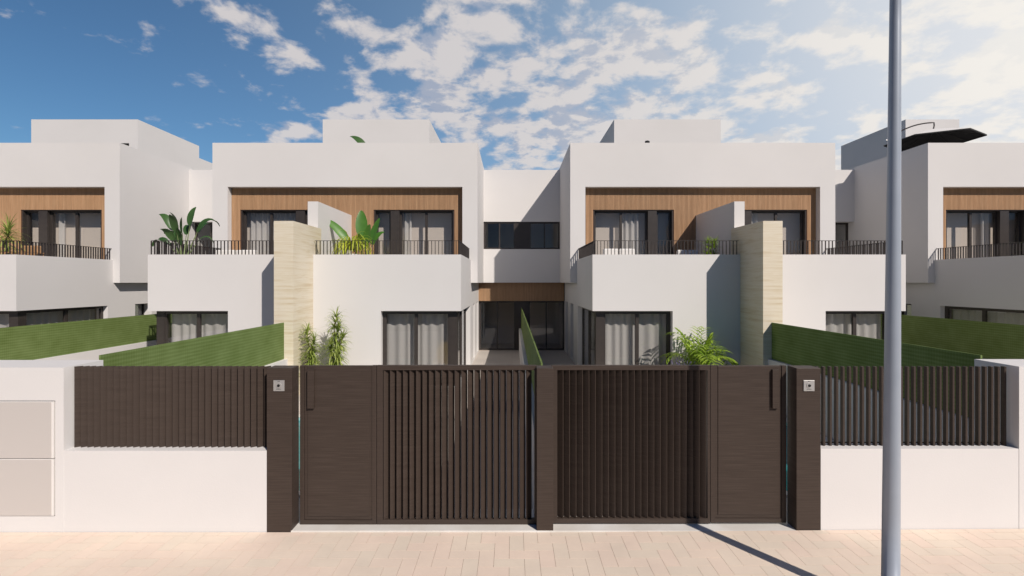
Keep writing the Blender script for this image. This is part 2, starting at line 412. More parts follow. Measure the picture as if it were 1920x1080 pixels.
def house_pair(i):
    cx = CX[i]
    names = ['white semi-detached house pair at the far left edge of the street', 'white house pair behind the left gate with a travertine fin between its two plots',
             'white house pair behind the right gate with a travertine fin shaded on its left', 'white house pair at the far right edge with a black parasol on its roof']
    root = thing('semi_detached_house', names[i], 'house', (cx, Y1, 0), 'white paired houses along the street')
    X = lambda u, s=1: cx+s*u
    # lower storey
    m = MB()
    m.grid('y', Y1, Y1+.2, (cx-HL, cx+HL), (0, ZP), [(cx-HL-1, cx-2.07, .25, 2.31), (cx+2.07, cx+HL+1, .25, 2.31)])
    for s in (-1, 1):
        a, c = sorted((cx+s*HL, cx+s*(HL-.2)))
        m.grid('x', a, c, (Y1+.2, 26), (0, ZP), [(Y2, 27, ZS, 9), (Y1, 17.0, .25, 2.31), (18.23, 19.07, .30, 2.31), (20.0, 20.8, .30, 2.31)])
        m.grid('x', *sorted((cx+s*(HL-.2), cx+s*(HL-.5))), (18.0, 26), (.25, ZS), [(18.23, 19.07, .30, 2.31), (20.0, 20.8, .30, 2.31)])
    m.build('lower_walls', 'render', root)
    m = MB(); m.box(cx-HL+.2, cx+HL-.2, Y1+.2, Y2+.1, 3.13, ZF)
    m.build('balcony_floor', 'terrace_tile', root)
    # ground floor rooms
    m = MB(); m.box(cx-HL+.21, cx+HL-.21, 18.2, 18.3, .25, 3.0); m.box(cx-.1, cx+.1, Y1+.21, 18.19, .25, 3.12)
    m.box(cx-HL+.21, cx+HL-.21, Y1+.21, 18.19, 2.62, 2.68)
    for s in (-1, 1): m.box(*sorted((cx+s*(HL-.21), cx+s*(HL-.3))), 17.01, 18.19, .25, 2.61)
    m.build('room_walls', 'room', root)
    m = MB(); m.box(cx-HL+.25, cx+HL-.25, Y1+.3, 18.19, .246, .27); m.build('room_floor', 'room_floor', root)
    # upper storey
    m = MB()
    m.grid('y', Y2, Y3, (cx-HU, cx+HU), (ZS, ZR), [(cx-3.95, cx+3.95, ZF, 6.30)])
    for s in (-1, 1): m.box(*sorted((cx+s*HU, cx+s*(HU-.2))), Y3, 26, ZS, ZR)
    m.box(cx-HU+.2, cx+HU-.2, 25.8, 26, ZS, ZR)
    m.box(cx-HU+.2, cx+HU-.2, Y3, 25.8, ZS, ZF-.02)
    m.box(cx-HU+.2, cx+HU-.2, Y3+.12, 25.8, 6.45, 6.6)
    m.box(cx-HU+.2, cx+HU-.2, Y3, Y3+.2, 6.30, ZR)
    m.build('upper_walls', 'render', root)
    m = MB(); m.box(cx-HU+.201, cx+HU-.201, Y3+.201, 25.8, 6.601, 6.62); m.build('roof_surface', 'roof_gravel', root)
    # wood cladding
    m = MB(); holes = [(cx+.92, cx+3.63, ZF-1, 5.56), (cx-3.63, cx-.92, ZF-1, 5.56)]
    m.grid('y', Y3+.022, Y3+.13, (cx-3.95, cx+3.95), (ZF, 6.30), holes); bk = m.build('cladding', 'wood_back', root)
    m = MB(); p = .0425; n = int(7.9/p)
    for q in range(n+1):
        x0 = cx-3.95+.006+q*p; x1 = x0+.028; c = abs((x0+x1)/2-cx)
        if x1 > cx+3.95: break
        m.box(x0, x1, Y3, Y3+.022, 5.562 if .905 < c < 3.645 else ZF, 6.298)
    m.build('battens', 'slat_wood', bk)
    # upper rooms
    m = MB(); m.box(cx-HU+.21, cx+HU-.21, 18.02, 18.3, ZF, 6.4); m.box(cx-.1, cx+.1, Y3+.14, 18.01, ZF, 6.1)
    m.box(cx-HU+.21, cx+HU-.21, Y3+.14, 18.01, 6.12, 6.18)
    m.build('upper_room', 'room', root)
    for s in (-1, 1):
        # --- upper window
        f = MB(); zt = 5.56; zb = ZF; ya, yb = Y3+.16, Y3+.24
        B = lambda u0, u1, y0, y1, z0, z1: f.box(*sorted((X(u0, s), X(u1, s))), y0, y1, z0, z1)
        B(.92, .95, Y3+.03, Y3+.3, zb, zt); B(3.60, 3.63, Y3+.03, Y3+.3, zb, zt); B(.95, 3.60, Y3+.03, Y3+.3, zt-.03, zt)
        B(.95, 3.60, ya, yb, zb, zb+.06); B(.95, 3.60, ya, yb, zt-.09, zt-.031)
        for u0, u1 in ((.95, 1.01), (1.40, 1.47), (1.77, 1.83), (2.63, 2.71), (3.54, 3.60)): B(u0, u1, ya-.004, yb+.004, zb+.06, zt-.09)
        B(1.47, 1.77, Y3+.035, yb+.02, zb, zt-.031)
        wd = f.build('window', 'charcoal', root)
        f = MB(); f.box(*sorted((X(.97, s), X(3.59, s))), ya+.03, ya+.042, zb+.05, zt-.08); f.build('pane', 'glass', wd)
        if (i, s) in ((1, -1), (2, -1)):
            u0, u1 = ((1.0, 3.5) if i == 1 else (2.0, 2.7))
            curtain(wd, *sorted((X(u0, s), X(u1, s))), Y3+.38, ZF+.02, 5.62)
        if (i, s) in ((1, 1), (0, 1), (2, 1), (3, -1)):
            curtain(wd, *sorted((X(1.86, s), X(2.12, s))), Y3+.38, ZF+.02, 5.62)
        # --- ground corner window
        f = MB(); zt = 2.31; zb = .25; ya, yb = Y1+.19, Y1+.26
        B = lambda u0, u1, y0, y1, z0, z1: f.box(*sorted((X(u0, s), X(u1, s))), y0, y1, z0, z1)
        B(2.07, 3.90, ya, yb, zt-.09, zt-.002); B(2.07, 3.90, ya, yb, zb, zb+.07)
        for u0, u1 in ((2.07, 2.175), (2.94, 3.03), (3.86, 3.90)): B(u0, u1, ya-.003, yb+.003, zb+.07, zt-.09)
        B(3.90, 4.12, Y1+.17, Y1+.42, zb, zt-.004)                 # broad corner casing
        B(4.02, 4.09, Y1+.42, 17.0, zt-.09, zt-.002); B(4.02, 4.09, Y1+.42, 17.0, zb, zb+.07)
        for y0, y1 in ((15.55, 15.65), (16.9, 17.0)): B(4.017, 4.093, y0, y1, zb+.07, zt-.09)
        cw = f.build('corner_window', 'charcoal', root)
        f = MB(); f.box(*sorted((X(2.1, s), X(3.89, s))), ya+.03, ya+.042, zb+.05, zt-.07)
        f.box(*sorted((X(4.05, s), X(4.062, s))), Y1+.42, 16.95, zb+.05, zt-.07); f.build('pane', 'glass', cw)
        curtain(cw, *sorted((X(2.12, s), X(3.86, s))), Y1+.40, .28, 2.55, .024, .24)
        curtain(cw, Y1+.5, 16.9, X(3.90, s), .28, 2.55, .03, .30, ax='x')
        # --- narrow side windows
        for y0, y1 in ((18.23, 19.07), (20.0, 20.8)):
            f = MB(); xa, xb = sorted((X(HL-.28, s), X(HL-.34, s))); frame_rect(f, 'x', xa, xb, (y0, y1), (.30, 2.31), .05)
            sw = f.build('side_window', 'charcoal', root)
            f = MB(); xa, xb = sorted((X(HL-.31, s), X(HL-.32, s))); f.box(xa, xb, y0+.04, y1-.04, .34, 2.27); f.build('pane', 'glass', sw)
        # --- balcony railing
        f = MB(); yr = Y1+.07; zt = 4.225
        f.box(*sorted((X(.26, s), X(HL-.05, s))), yr-.02, yr+.02, zt-.012, zt)
        f.box(*sorted((X(HL-.05, s), X(HL-.09, s))), yr+.02, Y2-.001, zt-.012, zt)
        u = .30
        while u < HL-.05:
            f.box(*sorted((X(u, s), X(u+.013, s))), yr-.018, yr+.018, ZP-.01, zt-.012); u += .0948
        y = yr+.095
        while y < Y2:
            f.box(*sorted((X(HL-.052, s), X(HL-.088, s))), y, y+.013, ZP-.01, zt-.012); y += .0948
        f.build('balcony_railing', 'rail_metal', root)
    # balcony divider and stone fin
    m = MB(); m.box(cx-.145, cx+.145, 14.45, Y3-.001, ZF, 5.37); m.build('balcony_divider', 'render', root)
    m = MB(); m.box(cx-.24, cx+.24, YF, 14.44, 0, 4.60); m.build('stone_fin', 'travertine', root)
    # roof tower
    m = MB(); x0, x1 = cx-2.2, (cx+2.2 if i < 3 else cx+.02)
    dh = [(cx-1.84, cx-.95, 6, 8.83), (cx+.95, cx+1.84, 6, 8.83)]
    m.grid('y', 21.15, 21.35, (x0, x1), (6.6, 9.81), dh)
    m.box(x0, x0+.2, 21.35, 25.3, 6.6, 9.81); m.box(x1-.2, x1, 21.35, 25.3, 6.6, 9.81); m.box(x0+.2, x1-.2, 25.1, 25.3, 6.6, 9.81)
    m.box(x0+.2, x1-.2, 21.35, 25.1, 9.3, 9.5)
    if i == 0: m.box(x1-.25, x1-.002, 25.3, 32, 6.0, 9.22); m.box(x0, x0+.2, 25.3, 32, 6.0, 9.22)
    tw = m.build('roof_tower', 'render', root)
    for h in dh:
        if h[1] > x1: continue
        m = MB(); m.box(h[0], h[1], 21.28, 21.33, 6.6, 8.83); m.build('roof_door', 'charcoal', tw)
    return root
for i in range(4): house_pair(i)

# link buildings between the pairs
def link(i):
    xa = CX[i]+HU; xb = CX[i+1]-HU; c = (xa+xb)/2
    lab = ['white recessed link building left of the left house pair, above its terrace', 'white link building in the middle with a timber band over dark glass doors', 'white recessed link building between the lamp post and the shaded right tower'][i]
    root = thing('link_building', lab, 'building', (c, Y4, 0), 'recessed links between the house pairs')
    mid = i == 1
    m = MB()
    if mid: m.grid('y', Y4, Y4+.2, (xa-.02, xb+.02), (ZS, 7.68), [(xa-.03, xb+.03, 4.44, 5.56)])
    else: m.box(xa-.02, xb+.02, Y4, Y4+.2, 5.56, 7.68)
    m.box(xa-.02, xb+.02, Y4+.2, 27, 7.3, 7.5)
    rs = MB(); rs.box(xa-.01, xb+.01, Y4+.21, 26.7, 7.501, 7.52); rs.build('roof_surface', 'roof_gravel', root)
    rw = MB(); rw.box(xa-.02, xb+.02, 26.8, 27, 0, 7.3); rw.build('rear_wall', 'render', root)
    if not mid: m.box(xa-.02, xb+.02, Y4+.2, Y5+.2, 5.56, 5.7)
    xl, xr = CX[i]+HL, CX[i+1]-HL
    lt = MB(); lt.box(xl-.02, xr+.02, Y4+.2 if mid else 19.4, Y5-.12, ZS, 3.2); lt.build('door_lintel', 'render', root)
    m.build('walls', 'render', root)
    # interior
    m = MB(); m.box(xl-.01, xr+.01, 23.6, 23.7, .25, 7.2); m.box(xl-.01, xr+.01, Y5+.2, 23.4, 2.75, 3.2); m.build('room_walls', 'room', root)
    m = MB(); m.box(xl-.01, xr+.01, Y5-.1, 23.59, .246, .262); m.build('room_floor', 'room_floor', root)
    # timber band
    m = MB(); m.box(xl, xr, Y5-.10, Y5+.1, 2.31, ZS-.002); bd = m.build('timber_band', 'wood_back', root)
    m = MB(); x = xl+.005
    while x < xr-.03: m.box(x, x+.030, Y5-.122, Y5-.10, 2.31, ZS-.003); x += .0425
    m.build('battens', 'slat_wood', bd)
    # glazed doors
    def glazed(z0, z1, y, xs, name, centre):
        f = MB(); a, bb = xs; cc = (a+bb)/2+.02
        f.grid('y', y, y+.07, (a, bb), (z0, z1), [(a+.07, cc-centre/2, z0+.06, z1-.07), (cc+centre/2, bb-.07, z0+.06, z1-.07)])
        for q in ((a+.07+cc-centre/2)/2, (bb-.07+cc+centre/2)/2): f.box(q-.025, q+.025, y-.003, y+.073, z0+.06, z1-.07)
        o = f.build(name, 'charcoal', root)
        f = MB(); f.box(a+.03, bb-.03, y+.03, y+.04, z0+.03, z1-.03); f.build('pane', 'glass', o)
        f = MB(); f.box(cc-.3, cc+.3, y+.08, y+.25, z0, z1); f.build('post_casing', 'charcoal', o)
    glazed(.262, 2.31, Y5+.02, (xl, xr), 'glass_door', .66)
    if mid: glazed(4.44, 5.56, Y4+.06, (xa+.001, xb-.001), 'strip_window', .70)
    else: glazed(3.2, 5.56, Y5+.02, (xa, xb), 'terrace_door', .66)
    m = MB(); m.box(xl-.01, xr+.01, 23.5, 23.6, 3.2, 7.2); m.build('upper_room', 'room', root)
for i in range(3): link(i)

# ------------------------------------------------------------------ garden walls with green mesh
def divider(x, y1, ztop, lab, mlab):
    zw = 1.08 if x > 12 else 1.2
    m = MB(); m.box(x-.1, x+.1, 6.96 if abs(x) > 1 else 6.62, y1, 0, zw)
    tag(m.build('garden_wall', 'wall_paint', at=(x, 6.96, 0)), lab, 'wall', 'low white walls between the gardens')
    r = thing('mesh_fence', mlab, 'fence', (x, 6.96, 1.2), 'green mesh fences on the garden walls')
    m = MB(); m.box(x-.012, x+.012, 6.98 if abs(x) > 1 else 6.62, y1-.003, zw+.002, ztop); m.build('mesh_panel', 'green_mesh', r)
    y = 7.05; o = .013 if x > 0 else -.013
    while y < y1:
        m = MB(); m.box(*sorted((x+o, x+o*2.4)), y, y+.03, zw, ztop-.01); m.build('fence_post', 'green_edge', r); y += 2.0
divider(-11.66, 20.9, 2.05, 'low white garden wall under the farthest left green fence', 'green mesh fence of the far left garden, running behind the sunlit nearer one')
divider(-5.62, YF, 2.10, 'low white garden wall running up to the left travertine fin', 'sunlit green mesh fence meeting the left travertine fin')
divider(.385, 20.9, 2.05, 'low white garden wall behind the middle gate pillar', 'green mesh fence seen end on behind the middle gate pillar')
divider(6.40, YF, 2.10, 'low white garden wall running up to the right travertine fin', 'shaded green mesh fence meeting the right travertine fin')
divider(12.42, 20.9, 2.05, 'low white garden wall under the farthest right green fence', 'very dark green mesh fence at the far right behind the lamp post')

# ------------------------------------------------------------------ street front
def pillar(x0, x1, lab, intercom, at_z):
    r = thing('gate_pillar', lab, 'pillar', ((x0+x1)/2, Y0+.1, at_z), 'dark brown gate pillars')
    m = MB(); m.box(x0, x1, Y0, Y0+.215, at_z-.05, 2.03); m.build('column', 'gate_metal', r, bevel=.004)
    if intercom:
        c = (x0+x1)/2; cz = 1.815
        w2 = .067
        m = MB(); m.box(c-w2, c+w2, Y0-.012, Y0+.001, cz-w2, cz+w2); p = m.build('intercom', 'steel', r, bevel=.002)
        m = MB(); m.tube([(c, Y0-.0125, cz+.005), (c, Y0-.018, cz+.005)], .034, 24); m.build('camera_ring', 'steel', p)
        m = MB(); m.tube([(c, Y0-.0185, cz+.003), (c, Y0-.024, cz+.003)], .017, 20); m.build('lens', 'black', p)
        m = MB()
        for q in range(5): m.box(c-.014+q*.006, c-.010+q*.006, Y0-.0135, Y0-.0125, cz+.052, cz+.058)
        for q in range(7): m.box(c-.032+q*.009, c-.026+q*.009, Y0-.0135, Y0-.0125, cz-.046, cz-.040)
        m.build('markings', 'black', p)
pillar(-3.04, -2.73, 'dark brown gate pillar with intercom beside the left slatted fence', True, 0)
pillar(.307, .512, 'narrow dark brown middle pillar between the two sliding gates', False, 0)
pillar(3.526, 3.826, 'dark brown gate pillar with intercom beside the right slatted fence', True, gz(3.6))

def louvres(mb, xs, z0, z1, yc, W_, T_, th):
    rot = Matrix.Rotation(th, 3, 'Z')
    for x in xs: mb.obox((x, yc, (z0+z1)/2), (W_, T_, z1-z0), rot)
YG = 6.50
def sliding(x0, x1, sgn, lab, zb):
    r = thing('sliding_gate', lab, 'gate', ((x0+x1)/2, YG, zb), 'slatted sliding gates')
    m = MB(); m.grid('y', YG, YG+.06, (x0, x1), (zb, 2.038), [(x0+.075, x1-.03, zb+.062, 2.038-.058)]); m.build('gate_frame', 'gate_metal', r)
    m = MB(); n = int((x1-x0-.11)/.0825); xs = [x0+.115+.0825*q for q in range(n)]
    louvres(m, xs, zb+.062, 2.038-.058, YG+.04, .098 if sgn < 0 else .0935, .010, sgn*R(45)); m.build('louvres', 'gate_metal', r)
sliding(-1.715, .315, 1, 'left sliding gate of sunlit dark brown vertical louvres', .020)
sliding(.50, 2.515, -1, 'right sliding gate of shaded vertical louvres crossed by the lamp shadow', .034)
def ped(x0, x1, side, lab, zb):
    r = thing('pedestrian_gate', lab, 'gate', ((x0+x1)/2, YG, zb), 'solid pedestrian gates')
    m = MB(); m.grid('y', YG, YG+.06, (x0, x1), (zb, 2.036), [(x0+.055, x1-.055, zb+.055, 2.1)]); m.build('gate_frame', 'gate_metal', r)
    m = MB(); m.box(x0+.058, x1-.058, YG+.010, YG+.05, zb+.058, 2.034)
    m.build('leaf_edge', 'gate_metal', r)
    m = MB(); m.box(x0+.095, x1-.085, YG+.002, YG+.012, zb+.10, 2.032); m.build('leaf_panel', 'gate_metal', r, bevel=.003)
    hx = x0+.105 if side < 0 else x1-.19
    m = MB(); m.box(hx, hx+.082, YG-.035, YG+.001, 1.50, 1.99); m.build('pull_handle', 'gate_metal', r, bevel=.003)
ped(-2.692, -1.722, -1, 'solid brown pedestrian gate beside the left intercom pillar', .020)
ped(2.522, 3.482, 1, 'solid brown pedestrian gate beside the right intercom pillar', .042)

# low walls and slatted fences
m = MB(); m.box(-5.556, -3.042, Y0+.003, 6.62, -.05, 1.006)
tag(m.build('boundary_wall', 'wall_paint', at=(-4.3, Y0, 0)), 'low white street wall between the utility block and left pillar', 'wall', 'low white street walls')
m = MB(); n = len(m.v)
m.grid('y', Y0+.003, 6.62, (3.828, 6.282), (-.05, 1.031))
tag(m.build('boundary_wall', 'wall_paint', at=(5, Y0, 0)), 'low white street wall behind the lamp post, right of the gates', 'wall', 'low white street walls')
r = thing('slat_fence', 'sunlit closed dark slat fence on the left street wall', 'fence', (-4.3, 6.49, 1.006), 'dark slatted fences on the street walls')
m = MB(); louvres(m, [-5.50+.0826*q for q in range(30)], 1.008, 2.03, 6.50, .086, .012, R(45)); m.build('slats', 'gate_metal', r)
m = MB(); m.box(-5.55, -3.045, 6.555, 6.585, 1.10, 1.14); m.box(-5.55, -3.045, 6.555, 6.585, 1.88, 1.92); m.build('rails', 'gate_metal', r)
r = thing('slat_fence', 'open dark slat fence on the right street wall behind the lamp post', 'fence', (5, 6.49, 1.03), 'dark slatted fences on the street walls')
m = MB()
for q in range(30):
    x = 3.845+.0815*q
    if x < 6.25: m.box(x, x+.025, 6.455, 6.507, 1.033, 2.03)
m.build('slats', 'gate_metal', r)
m = MB(); m.box(3.83, 6.28, 6.508, 6.52, 1.05, 1.065); m.build('rails', 'gate_metal', r)

# end blocks
r = thing('utility_block', 'white block at the left edge holding two pinkish meter cabinet doors', 'wall', (-6.2, 6.6, 0))
m = MB(); m.grid('y', Y0, Y0+.06, (-7.4, -5.556), (-.05, 2.038), [(-6.75, -5.66, .195, 1.628)]); m.box(-7.4, -5.556, Y0+.06, 6.96, -.05, 2.038)
m.build('block', 'wall_paint', r)
for z0, z1 in ((.915, 1.618), (.203, .905)):
    m = MB(); m.box(-6.74, -5.676, Y0-.008, Y0+.03, z0, z1); d = m.build('cabinet_door', 'cabinet_edge', r, bevel=.002)
    m = MB(); m.box(-6.73, -5.70, Y0-.0105, Y0-.0078, z0+.006, z1-.006); m.build('door_face', 'cabinet', d)
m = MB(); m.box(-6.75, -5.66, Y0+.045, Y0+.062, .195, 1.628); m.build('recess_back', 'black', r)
m = MB(); m.box(6.285, 8.2, Y0, 6.96, -.05, 2.05)
tag(m.build('boundary_pier', 'wall_paint', at=(7, Y0, 0)), 'tall white end block at the right edge of the street wall', 'wall')

# ------------------------------------------------------------------ street lamp
r = thing('street_lamp', 'tall tapered grey blue lamp post standing on the pavement at right', 'street lamp', (3.533, 4.777, gz(3.5)))
m = MB(); lean = .0083
m.tube([(3.533-.003+lean*z, 4.777, z) for z in (0, 1, 2.5, 4, 5.5, 7.0)], [.0745, .0715, .064, .055, .0465, .040], 40); m.build('post', 'lamp_paint', r, smooth=True)
m = MB(); m.lathe((3.53, 4.777, .03), [(0, .02), (.15, .02), (.16, .012), (.16, -.02)], 32); m.build('base_plate', 'lamp_paint', r)
m = MB(); m.tube([(3.59, 4.777, 6.95), (3.59, 4.5, 7.12), (3.59, 4.0, 7.2)], .03, 12); m.build('arm', 'lamp_paint', r)
m = MB(); m.box(3.5, 3.68, 3.45, 4.02, 7.16, 7.24); m.build('lamp_head', 'lamp_paint', r, bevel=.02)

# ------------------------------------------------------------------ parasols
def parasol():
    c = Vector((15.58, 18.93, 8.33)); r = thing('cantilever_parasol', 'open hexagonal cantilever parasol with dark underside above the right edge roof', 'parasol', (14.35, 19.4, 6.62))
    rad = 1.5; ns = 6; ph = R(-29)
    V = lambda x, y, z: c+Vector((x, y, z))
    m = MB(); tp = MB(); rb = MB()
    for k_ in range(ns):
        a0, a1 = math.pi/3*k_+ph, math.pi/3*(k_+1)+ph
        P0 = (rad*math.cos(a0), rad*math.sin(a0)); P1 = (rad*math.cos(a1), rad*math.sin(a1)); E = ((P0[0]+P1[0])*.5, (P0[1]+P1[1])*.5)
        for A, B_ in ((P0, E), (E, P1)):
            m.quad(V(*A, 0), V(*B_, 0), V(B_[0]*.5, B_[1]*.5, .22), V(A[0]*.5, A[1]*.5, .22))
            m.quad(V(A[0]*.5, A[1]*.5, .22), V(B_[0]*.5, B_[1]*.5, .22), V(0, 0, .40))
            tp.quad(V(A[0]*1.003, A[1]*1.003, .012), V(B_[0]*1.003, B_[1]*1.003, .012), V(B_[0]*.5, B_[1]*.5, .24), V(A[0]*.5, A[1]*.5, .24))
            tp.quad(V(A[0]*.5, A[1]*.5, .24), V(B_[0]*.5, B_[1]*.5, .24), V(0, 0, .43))
            m.quad(V(*A, 0), V(*A, -.03), V(*B_, -.03), V(*B_, 0))
            rb.tube([V(A[0]*.99, A[1]*.99, -.02), V(A[0]*.5, A[1]*.5, .195), V(0, 0, .36)], .011, 6)
    m.build('underside', 'fabric_black', r); tp.build('canopy', 'cushion_white', r); rb.build('ribs', 'black', r)
    base = Vector((14.35, 19.4, 6.62)); top = base+Vector((0, 0, 1.95))
    m = MB(); m.tube([base, top], .035, 12); m.build('mast', 'black', r)
    m = MB(); pts = []; p0 = top; p1 = Vector((14.85, 19.1, 9.02)); p2 = Vector((15.6, 18.93, 8.99))
    for q in range(17):
        t_ = q/16; pts.append(p0*(1-t_)**2+p1*2*t_*(1-t_)+p2*t_*t_)
    m.tube(pts+[p2+Vector((.01, 0, -.12)), V(0, 0, .42)], .024, 10); m.build('arm', 'charcoal', r, smooth=True)
    m = MB(); m.tube([top+Vector((-.05, -.05, -.15)), top+Vector((-.22, -.05, -.12))], .03, 10); m.build('crank', 'steel', r)
    m = MB(); m.box(14.22, 15.0, 19.0, 19.8, 6.62, 6.70); m.build('base', 'black', r)
parasol()
r = thing('folded_parasol', 'tip of a folded black parasol above the right house roof edge', 'parasol', (5.02, 19, 6.6))
m = MB(); m.lathe((5.02, 19, 6.6), [(.03, 0), (.03, .55), (.09, .6), (.13, .8), (.10, 1.3), (.07, 1.62), (.09, 1.66), (.085, 1.72), (.02, 1.745), (0, 1.75)], 16); m.build('canopy', 'fabric_black', r, smooth=True)
m = MB(); m.lathe((5.02, 19, 6.6), [(0, .06), (.25, .06), (.27, .0)], 20); m.build('base', 'black', r)

# ------------------------------------------------------------------ plants
def ribbon(mb, pts, wf, side, fold=.25, up=Vector((0, 0, 1))):
    """leaf along pts; wf(t) half width; folded along its midrib"""
    n = len(pts); prev = None
    for i, p in enumerate(pts):
        t = i/(n-1); tan = (pts[min(i+1, n-1)]-pts[max(i-1, 0)]).normalized()
        s = (side-tan*side.dot(tan)).normalized(); nrm = tan.cross(s); w_ = wf(t)
        l = p+s*w_+nrm*w_*fold; r_ = p-s*w_+nrm*w_*fold
        k_ = len(mb.v); mb.v += [tuple(l), tuple(p), tuple(r_)]
        if prev is not None:
            mb.f.append((prev, prev+1, k_+1, k_)); mb.f.append((prev+1, prev+2, k_+2, k_+1))
        prev = k_
def arch(base, az, el, length, droop, n=9):
    d = Vector((math.cos(az)*math.cos(el), math.sin(az)*math.cos(el), math.sin(el))); pts = [Vector(base)]; st = length/(n-1)
    for i in range(n-1):
        pts.append(pts[-1]+d*st); d = (d+Vector((0, 0, -droop*st*(1+i*.25)))).normalized()
    return pts
def sidev(az, twist=0):
    s = Vector((-math.sin(az), math.cos(az), 0)); return s
def pot(root, x, y, z, r1, h, m_='pot_white'):
    m = MB(); m.lathe((x, y, z), [(0, 0), (r1*.78, 0), (r1, h), (r1*.9, h), (r1*.86, h*.88), (0, h*.88)], 28); m.build('pot', m_, root, smooth=False)
    m = MB(); m.lathe((x, y, z), [(r1*.86, h*.885), (0, h*.89)], 20); m.build('soil', 'soil', root)
def paradise(x, y, z, H, spec, label, seed, potr=.22, poth=.42, lm='leaf_dark'):
    rr = random.Random(seed)
    r = thing('potted_plant', label, 'plant', (x, y, z), None); pot(r, x, y, z, potr, poth)
    lf = MB(); st = MB()
    for (az, el, pl, ll, wd, dr) in spec:
        pl *= H
        az = R(az); el = R(el)
        b0 = Vector((x+.06*math.cos(az), y+.06*math.sin(az), z+poth*.85))
        p = arch(b0, az, el, pl, .25, 7); st.tube(p, [.020, .018, .016, .014, .012, .010, .009], 6)
        d = (p[-1]-p[-2]).normalized(); el2 = math.asin(max(-1, min(1, d.z))); az2 = math.atan2(d.y, d.x)
        q = arch(p[-1], az2, el2, ll, dr, 12)
        rl = rr.uniform(.6, 1.35); sv = Vector((-math.sin(az2), math.cos(az2), 0))*math.cos(rl) + d.cross(Vector((0, 1, 0))).normalized()*math.sin(rl)
        ribbon(lf, q, lambda t: wd*(math.sin(math.pi*min(1, t*.93+.05))**.62)*(1-.25*t)+.004, sv, .30)
    st.build('stems', 'petiole', r, smooth=True); lf.build('leaves', lm, r, smooth=True)
    return r
def spiky(lf, c, n, ln, rr, w_=.011, elr=(-10, 80), droop=1.6):
    for _ in range(n):
        az = rr.uniform(0, 2*math.pi); el = R(rr.uniform(*elr)); l = ln*rr.uniform(.6, 1.1)
        ribbon(lf, arch(c, az, el, l, droop*rr.uniform(.6, 1.3)/ln*.5, 7), lambda t: w_*(1-t)**.6+.0008, sidev(az), .3)
def dracaena(x, y, z, H, label, seed, heads, pm='pot_white', lean=.0, ln=.34, w_=.010):
    rr = random.Random(seed); r = thing('potted_plant', label, 'plant', (x, y, z)); pot(r, x, y, z, .17, .34, pm)
    lf = MB(); st = MB()
    for (dx, top) in heads:
        pts = [Vector((x+dx*(q/5)**1.5+.03*math.sin(q*2.1+seed), y+.03*math.cos(q*1.7+seed), z+.3+(top-.3)*q/5)) for q in range(6)]
        st.tube(pts, [.022, .02, .018, .016, .014, .01], 7)
        k_ = 0
        while k_ < 1:
            i = min(4, int(k_*5)); f = k_*5-i; p = pts[i].lerp(pts[i+1], f)
            spiky(lf, p, 11 if k_ < .8 else 26, ln*(1.0 if k_ < .85 else .9), rr, w_, (-25, 60) if k_ < .85 else (5, 85), 2.2); k_ += .075
    st.build('stems', 'stem', r, smooth=True); lf.build('leaves', 'leaf_dracaena', r, smooth=True); return r
# bird of paradise on the left balcony
paradise(-9.35, 14.55, ZF, 1.28, [(172, 74, .72, .66, .115, 1.2), (160, 68, .45, .60, .10, 1.7), (185, 58, .42, .62, .08, 2.6), (60, 84, .80, .58, .12, 1.3), (15, 72, .70, .80, .10, 1.9), (-100, 80, .70, .50, .13, 1.5),
                                 (0, 58, .48, .60, .07, 2.4), (-95, 78, .62, .55, .12, 1.2), (-60, 74, .62, .56, .11, 1.4), (110, 70, .65, .5, .11, 1.5), (-120, 72, .45, .5, .11, 1.8), (60, 70, .7, .5, .10, 1.5), (-80, 80, .35, .5, .12, 1.4)],
         'broad leaved bird of paradise plant on the left house balcony behind its railing', 3)
# second bird of paradise, right balcony of the left pair
paradise(-4.48, 15.4, ZF, 1.35, [(178, 60, .42, 1.2, .14, .25), (120, 86, .55, .85, .20, .5), (15, 76, .45, .80, .12, .2), (-40, 80, .30, .75, .14, .6), (10, 70, .42, .55, .10, 1.2), (-90, 75, .3, .5, .09, 1.2), (200, 60, .3, .5, .08, 1.5)],
         'tall broad leaved plant against the timber cladding behind the lime drooping plant', 5, .24, .40, 'leaf_bright')
rr = random.Random(11)
r = thing('potted_plant', 'lime yellow drooping strap leaved plant beside the left balcony divider', 'plant', (-4.62, 14.75, ZF)); pot(r, -4.62, 14.75, ZF, .2, .55)
lf = MB()
for _ in range(170):
    az = rr.uniform(0, 2*math.pi); l = rr.uniform(.60, 1.0)
    ribbon(lf, arch((-4.62+.08*math.cos(az), 14.75+.08*math.sin(az), ZF+.66), az, R(rr.uniform(35, 85)), l, rr.uniform(2.0, 4.4), 10), lambda t: .018*(1-t)**.5+.001, sidev(az), .25)
lf.build('leaves', 'leaf_lime', r, smooth=True)
# dracaenas against the wall of the left pair
dracaena(-5.13, 13.1, .245, 1.6, 'shorter twisted spiky plant beside the travertine fin and left pedestrian gate', 21, [(-.10, 1.62), (.08, 1.35), (0, 1.0)], ln=.36, w_=.016)
dracaena(-4.50, 13.1, .245, 2.0, 'taller twisted spiky plant in a white pot on the left house wall', 22, [(-.02, 1.98), (.16, 1.45), (-.14, 1.25), (.05, 1.7)], ln=.40, w_=.016)
